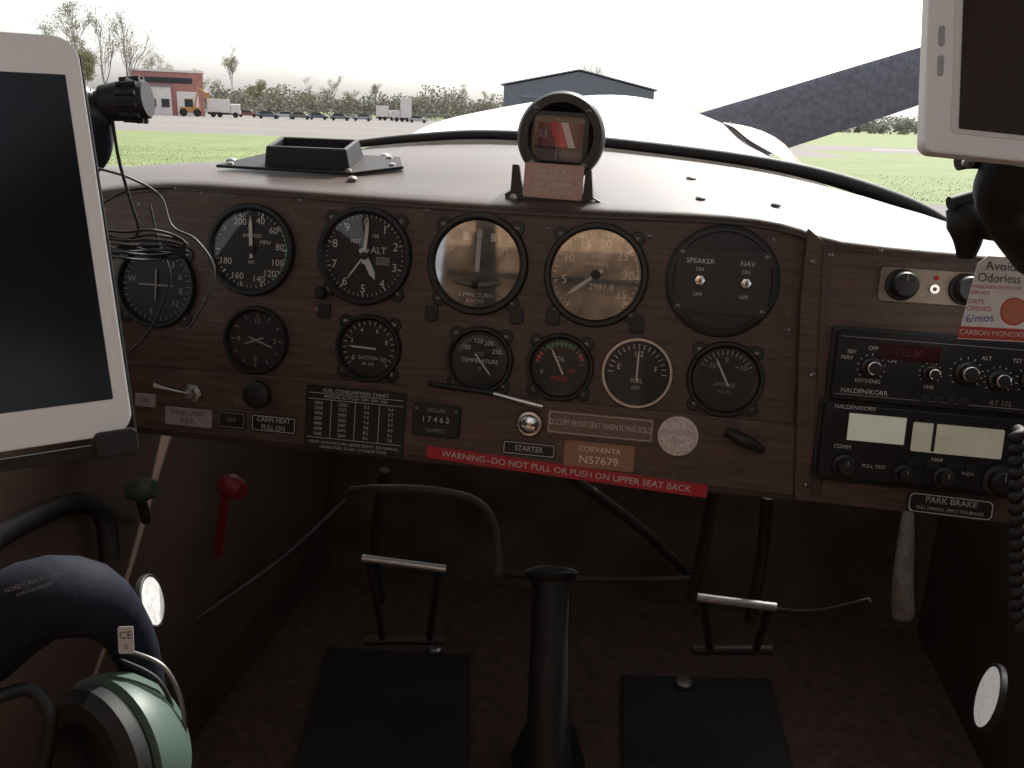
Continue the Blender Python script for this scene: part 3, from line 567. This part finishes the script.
e=bpy.data.objects.new("ce_tag",None); S.collection.objects.link(e); e.parent=g; e.matrix_world=frame(at(126,640,.49),C2W((.99,0,-.1)),C2W((0,.99,.1)),.49/F)
rbox(e,"tag",0,0,15,28,0,.6,mat("tag_white",(.60,.58,.55),.6),2); txt(e,"CE",0,5,7.5,FACE,.9); txt(e,"0",0,-7,5,FACE,.9)
tube(g,"headset_cord",[at(-10,700,.48),at(30,690,.50),at(50,720,.50),at(40,780,.5)],.004,BLACKW)
g=grp("added_reflection_seat"); CREAM=mat("seat_cream_cloth",(.58,.37,.23),.85,var=.25,nscale=9,bump=.3)  # unseen seat added so two gauge glasses reflect tan
loft("added_seat_back",[[Vector((x,y,z)) for (y,z) in((-.30,1.25),(-.18,1.30),(-.17,1.6),(-.19,1.9),(-.22,2.02),(-.30,2.04),(-.33,1.95),(-.34,1.3))] for x in(-.40,-.37,-.2,0.0,.07,.10)],CREAM,g,1)
loft("seat_cushion",[[Vector((x,y,z)) for (y,z) in((-.5,1.27),(-.10,1.30),(.08,1.30),(.11,1.26),(.11,1.20),(-.5,1.20))] for x in(-.40,-.30,0.0,.2,.30)],CREAM,g,1)
for x0,x1 in((-.30,-.34),(-.21,-.23),(.0,.03)):
    mesh("added_reflection_strap",[(x0,-.155,1.5),(x0+.04,-.155,1.5),(x1+.04,-.165,1.93),(x1,-.165,1.93)],[[0,1,2,3]],mat("reflection_strap_web",(.10,.075,.055),.8),g).modifiers.new("s",'SOLIDIFY').thickness=.003  # dark strips added to break up the seat's reflection
mesh("added_reflection_stripe",[(-.38,-.150,1.80),(.08,-.150,1.80),(.08,-.152,1.812),(-.38,-.152,1.812)],[[0,1,2,3]],MATS["reflection_strap_web"],g)  # dark stripe added for the same reflection
# ---------------------------------------------------------------- outdoors
GR=mat("grass",(.095,.135,.032),.9,nscale=.25,col2=(.15,.185,.055),scuff=(.10,(.20,.20,.09),.5))
mesh("ground",[(-3000,-600,0),(3000,-600,0),(3000,5000,0),(-3000,5000,0)],[[0,1,2,3]],GR)
AS=mat("asphalt",(.12,.115,.11),.9,var=.15,nscale=.15); CON=mat("concrete",(.145,.130,.120),.9,var=.12,nscale=.06,stretch=(.3,2,1))
def sheet(name,pts,z,m): return mesh(name,[(x,y,z) for x,y in pts],[list(range(len(pts)))],m)
sheet("taxiway",[(-60,-40),(60,-40),(60,23),(-60,25)],.004,AS)
sheet("apron",[(-520,50),(12,60),(12,330),(-520,330)],.004,CON)
sheet("runway",[(12.5,80),(700,72),(700,96),(12.5,104)],.004,CON)
sheet("taxiway_marking",[(-59,6),(59,6),(59,6.3),(-59,6.3)],.008,YELI)
for i in range(12): sheet("runway_marking",[(20+i*50,91.7),(45+i*50,91.2),(45+i*50,91.8),(20+i*50,92.3)],.008,INK)
for y_ in(75,105,150): sheet("apron_marking",[(-300,y_),(0,y_+5),(0,y_+5.3),(-300,y_+.3)],.008,YELI)
def gd(px,dist,z=0):
    d=ray(px,118+(px-512)*.035); h=Vector((d.x,d.y)); h.normalize(); return Vector((h.x*dist,h.y*dist,z))
def facing(px,dist):
    P=gd(px,dist); f=Vector((P.x,P.y,0)).normalized(); return P,Vector((f.y,-f.x,0)),f
def boxw(parent,name,P,u,f,x0,x1,y0,y1,z0,z1,m,bev=0):
    vs=[P+u*x+f*y+Vector((0,0,z)) for z in(z0,z1) for x,y in((x0,y0),(x1,y0),(x1,y1),(x0,y1))]
    return mesh(name,vs,[[0,1,2,3],[4,5,6,7],[0,1,5,4],[1,2,6,5],[2,3,7,6],[3,0,4,7]],m,parent,bev=bev)
DK=mat("window_dark",(.03,.035,.04),.15)
P,u,f=facing(577,250); g=grp("aircraft_hangar"); HM=mat("hangar_metal",(.15,.165,.195),.5,var=.12,nscale=.8,stretch=(8,8,.2)); HR=mat("hangar_roof",(.20,.22,.26),.5,var=.1,nscale=1)
W_=20.4; zl,za,zr=10.0,14.3,9.8
vs=[]
for y in(0,18):
    for x,z in((-W_,0),(W_,0),(W_,zr),(0,za),(-W_,zl)): vs.append(P+u*x+f*y+Vector((0,0,z)))
mesh("walls",vs,[[0,1,2,3,4],[5,6,7,8,9],[0,4,9,5],[1,2,7,6]],HM,g)
for s,ze in((-1,zl),(1,zr)):
    a=[P+f*(-.6)+Vector((0,0,za+.35)),P+f*(-.6)+u*s*(W_+.8)+Vector((0,0,ze+.2)),P+f*18.6+u*s*(W_+.8)+Vector((0,0,ze+.2)),P+f*18.6+Vector((0,0,za+.35))]
    mesh("roof_slope",a,[[0,1,2,3]],HR,g).modifiers.new("s",'SOLIDIFY').thickness=.3
for i in range(6): boxw(g,"door_leaf",P,u,f,-15+i*5.03,-10.2+i*5.03,-.25,-.05,0,7.2,mat("door_metal",(.11,.125,.15),.5))
boxw(g,"door_header",P,u,f,-15.6,15.6,-.3,-.05,7.25,7.8,HR)
P,u,f=facing(172,190); g=grp("red_maintenance_building"); RB=mat("red_cladding",(.38,.17,.15),.6,var=.12,nscale=1); WB=mat("white_cladding",(.70,.66,.64),.6,var=.06,nscale=1)
boxw(g,"main_block",P,u,f,-7,6,0,12,0,8,RB); boxw(g,"roof_cap",P,u,f,-7.3,6.3,-.3,12.3,8.0,8.4,WB); boxw(g,"white_wing",P,u,f,-7.5,0,-4,-.02,0,5.2,WB)
boxw(g,"wing_roof",P,u,f,-7.8,.3,-4.3,-.05,5.25,5.5,HR); boxw(g,"garage_door",P,u,f,1,5,-.2,-.02,0,4.5,WB)
for i in range(3): boxw(g,"window",P,u,f,-6.6+i*2.4,-5.2+i*2.4,-4.15,-4.02,1.5,3,DK)
boxw(g,"second_window",P,u,f,-5,4,-.15,-.02,6,7,DK)
P,u,f=facing(150,230); g=grp("white_storage_shed"); boxw(g,"walls",P,u,f,-5,5,0,7,0,6,WB); boxw(g,"roof",P,u,f,-5.3,5.3,-.3,7.3,6.05,6.5,HR); boxw(g,"door",P,u,f,-1.5,1.5,-.1,-.02,0,3.2,HM)
TY=mat("tyre",(.02,.02,.02),.8)
def wheel(g,P,u,f,x,y,r): 
    c=P+u*x+f*y+Vector((0,0,r)); lathe(g,"wheel",[(0,-.12),(r,-.12),(r,.12),(0,.12)],TY,*c[:2],seg=16,cz=c[2],axis=tuple(f))
def truck(px,dist,body,L=7,H=3.4,flip=1):
    P,u,f=facing(px,dist); u=u*flip; g=grp("box_truck"); boxw(g,"cargo_box",P,u,f,-L/2,L/2-1.9,0,2.3,.9,H,body,.05); boxw(g,"cab",P,u,f,L/2-1.8,L/2,.1,2.2,.6,2.5,body,.2); boxw(g,"windscreen",P,u,f,L/2-.9,L/2+.02,.2,2.1,1.5,2.2,DK); boxw(g,"chassis",P,u,f,-L/2,L/2-.1,.3,2,.5,.85,TY)
    for x in(-L/2+1,-L/2+2.2,L/2-1): wheel(g,P,u,f,x,.1,.5); wheel(g,P,u,f,x,2.2,.5)
def car(px,dist,col,flip=1):
    P,u,f=facing(px,dist); u=u*flip; g=grp("parked_car"); m=mat("car_paint_%d"%px,col,.3,coat=.5)
    for nm,pr,m_,y0,y1 in(("body",[(-2.1,.35),(2.1,.35),(2.15,.75),(1.2,.95),(-2.0,1.0),(-2.15,.7)],m,0,1.75),("cabin",[(-1.75,1.0),(1.15,.96),(.5,1.42),(-1.2,1.45)],DK,.12,1.63)):
        n=len(pr); vs=[P+u*x+f*y+Vector((0,0,z)) for y in(y0,y1) for x,z in pr]
        mesh(nm,vs,[list(range(n)),list(range(n,2*n))]+[[i,(i+1)%n,n+(i+1)%n,n+i] for i in range(n)],m_,g,bev=.06)
    boxw(g,"roof",P,u,f,-1.1,.45,.2,1.55,1.43,1.5,m)
    for x in(-1.35,1.35): wheel(g,P,u,f,x,.02,.33); wheel(g,P,u,f,x,1.73,.33)
truck(224,180,WB,6,3.3); truck(402,215,WB,4.5,5.2,-1); truck(386,235,WB,5,3.6)
car(268,180,(.10,.12,.16)); car(284,190,(.5,.5,.5),-1); car(300,185,(.14,.13,.13)); car(318,195,(.09,.11,.14)); car(340,190,(.16,.16,.18)); car(362,195,(.3,.3,.32),-1); car(418,200,(.4,.4,.4)); car(247,200,(.18,.06,.06))
P,u,f=facing(190,178); g=grp("orange_loader"); OR=mat("loader_orange",(.48,.24,.08),.5)
boxw(g,"chassis",P,u,f,-1.8,1.8,0,1.8,.7,1.7,OR,.1); boxw(g,"cab",P,u,f,-.9,.6,.2,1.6,1.7,3.0,DK,.1); boxw(g,"cab_roof",P,u,f,-1,.7,.1,1.7,3.0,3.15,OR)
tube(g,"boom",[P+u*.8+Vector((0,0,1.6)),P+u*1.6+Vector((0,0,5.0)),P+u*3.0+Vector((0,0,4.2))],.22,OR,smooth=False); boxw(g,"bucket",P,u,f,2.6,3.5,0,1.4,3.4,4.3,OR)
for x in(-1.2,1.2): wheel(g,P,u,f,x,0,.7); wheel(g,P,u,f,x,1.8,.7)
BARK=mat("bark",(.19,.17,.15),.9,var=.2,nscale=3)
def leafmat(nm,a,b): return mat(nm,a,.8,nscale=.5,col2=b)
LF=leafmat("spring_leaves",(.19,.20,.10),(.30,.29,.15)); LF2=leafmat("hazed_leaves",(.15,.15,.11),(.25,.235,.175)); LFG=leafmat("far_hazed_leaves",(.18,.185,.15),(.27,.26,.21))  # leaf colours of the distant rows paled to stand in for haze
def leaves(vs,fs,c,rx,rz,n,sz):
    for _ in range(n):
        while True:
            p=Vector((random.uniform(-1,1),random.uniform(-1,1),random.uniform(-1,1)))
            if p.length<1: break
        q=c+Vector((p.x*rx,p.y*rx,p.z*rz)); a=Vector((random.gauss(0,1),random.gauss(0,1),random.gauss(0,1))).normalized(); b=a.orthogonal().normalized(); s=sz*random.uniform(.5,1.3)
        k=len(vs); vs+= [q-a*s,q+b*s*.6,q+a*s,q-b*s*.6]; fs.append([k,k+1,k+2,k+3])
def tree(px,dist,H,spread,nl,leaf,sz=.13,name="bare_spring_tree"):
    P=gd(px,dist); g=grp(name,Matrix.Translation(P)); segs=[];tips=[]
    def br(p,d,L,r,lv):
        pts=[p]; q=p
        for i in range(3):
            d=(d+Vector((random.gauss(0,.10),random.gauss(0,.10),.05))).normalized(); q=q+d*L/3; pts.append(q)
        segs.append((pts,r))
        if lv==0: tips.append(q); return
        for _ in range(4 if lv>1 else 3):
            t=random.uniform(.35,1); b=pts[0].lerp(pts[-1],t); dd=(d+Vector((random.gauss(0,spread),random.gauss(0,spread),random.uniform(.0,.3)))).normalized(); br(b,dd,L*random.uniform(.45,.68),r*.5,lv-1)
    br(Vector((0,0,0)),Vector((0,0,1)),H*.55,H*.010,4)
    vs=[];fs=[]
    for pts,r in segs:
        for a,b,ra,rb in zip(pts,pts[1:],(r,r*.85,r*.7),(r*.85,r*.7,r*.5)):
            d=(b-a).normalized(); o=d.orthogonal().normalized(); w=d.cross(o); k=len(vs)
            ra=max(ra,.018); rb=max(rb,.014)
            for c_,rr_ in((a,ra),(b,rb)):
                for j in range(4): vs.append(c_+(o*math.cos(j*math.pi/2)+w*math.sin(j*math.pi/2))*rr_)
            for j in range(4): fs.append([k+j,k+(j+1)%4,k+4+(j+1)%4,k+4+j])
    mesh("trunk_and_limbs",vs,fs,BARK,g)
    vs=[];fs=[]
    for t in tips: leaves(vs,fs,t,H*.05,H*.045,nl,sz)
    mesh("foliage",vs,fs,leaf,g)
tree(78,160,15,.40,9,LF); tree(108,165,17,.34,4,LF); tree(126,160,17,.32,3,LF); tree(92,175,11,.6,22,LF); tree(64,170,13,.45,14,LF); tree(160,215,14,.45,6,LF); tree(205,230,12,.45,6,LF); tree(238,230,14,.42,6,LF)
tree(258,240,10,.7,18,LF); tree(590,285,22,.34,2,LF2); tree(594,290,21,.4,2,LF2)
vs=[];fs=[]
def massrow(x0,x1,dist,h0,h1,step,n=90,sz=.9):
    x=x0
    while x<x1:
        h=random.uniform(h0,h1); P=gd(x,dist+random.uniform(-15,15))
        r=h*random.uniform(.38,.6)
        for _ in range(5):
            c=P+Vector((random.uniform(-r,r)*.7,random.uniform(-r,r)*.7,h*random.uniform(.2,.72))); leaves(vs,fs,c,r*.65,h*.30,n//5,sz)
        x+=random.uniform(.6,1.3)*step
massrow(205,505,335,5,11,7,220,.5); massrow(-60,140,335,5,11,8,180,.5); massrow(245,290,300,8,12,10,240,.45); massrow(425,465,300,9,13,9,240,.45)
massrow(470,660,420,6,9,9,140,.7); mesh("distant_tree_row",vs,fs,LF2)
for i,px in enumerate((275,305,332,352,378,428,447,462,488)): tree(px,315,9+4*((i*7)%5)/5,.5,5,LF)
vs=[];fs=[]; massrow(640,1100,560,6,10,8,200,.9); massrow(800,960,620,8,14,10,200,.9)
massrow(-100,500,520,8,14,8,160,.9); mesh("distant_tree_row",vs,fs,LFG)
g=grp("chain_link_fence"); FM=mat("fence_metal",(.35,.35,.35),.5,.5)
for i in range(40):
    P=gd(200+i*8,262); tube(g,"post",[P,P+Vector((0,0,2))],.05,FM,smooth=False)
tube(g,"top_rail",[gd(200+i*8,262,2) for i in range(40)],.03,FM,smooth=False); tube(g,"middle_rail",[gd(200+i*8,262,1) for i in range(40)],.03,FM,smooth=False)
vs=[];fs=[]
for _ in range(16000):
    x=random.uniform(-32,40); y=25+(random.random()**1.8)*14
    if -6<x<6: continue
    p=Vector((x,y,.0)); a=random.uniform(0,6.28); s=random.uniform(.008,.02); w=Vector((math.cos(a),math.sin(a),0))*s; k=len(vs)
    h=random.uniform(.02,.05); vs+=[p-w,p+w,p+w*.3+Vector((0,0,h))]; fs.append([k,k+1,k+2])
mesh("grass_tufts",vs,fs,mat("tuft_green",(.14,.19,.05),.9,nscale=.6,col2=(.22,.24,.08)))
# ---------------------------------------------------------------- light
sunel,sunaz=rad(46),rad(20)
sd=Vector((math.sin(sunaz)*math.cos(sunel),math.cos(sunaz)*math.cos(sunel),math.sin(sunel)))
L=bpy.data.lights.new("sun",'SUN'); L.energy=5.0; L.angle=rad(.5); L.color=(1,.96,.90); lo=bpy.data.objects.new("sun",L); S.collection.objects.link(lo)
lo.rotation_mode='QUATERNION'; lo.rotation_quaternion=sd.to_track_quat('Z','Y'); lo.location=(0,0,30)
w=bpy.data.worlds.new("World"); S.world=w; w.use_nodes=True; nt=w.node_tree; bg=nt.nodes["Background"]
sk=nt.nodes.new("ShaderNodeTexSky"); sk.sky_type='NISHITA'; sk.sun_disc=False; sk.sun_elevation=sunel; sk.sun_rotation=sunaz; sk.dust_density=4.0; sk.air_density=1.0
hs=nt.nodes.new("ShaderNodeHueSaturation"); hs.inputs["Saturation"].default_value=.22; hs.inputs["Value"].default_value=2.15
nt.links.new(sk.outputs[0],hs.inputs["Color"]); nt.links.new(hs.outputs[0],bg.inputs[0]); bg.inputs[1].default_value=.15
S.view_settings.view_transform='Standard'; S.view_settings.look='None'; S.view_settings.exposure=0
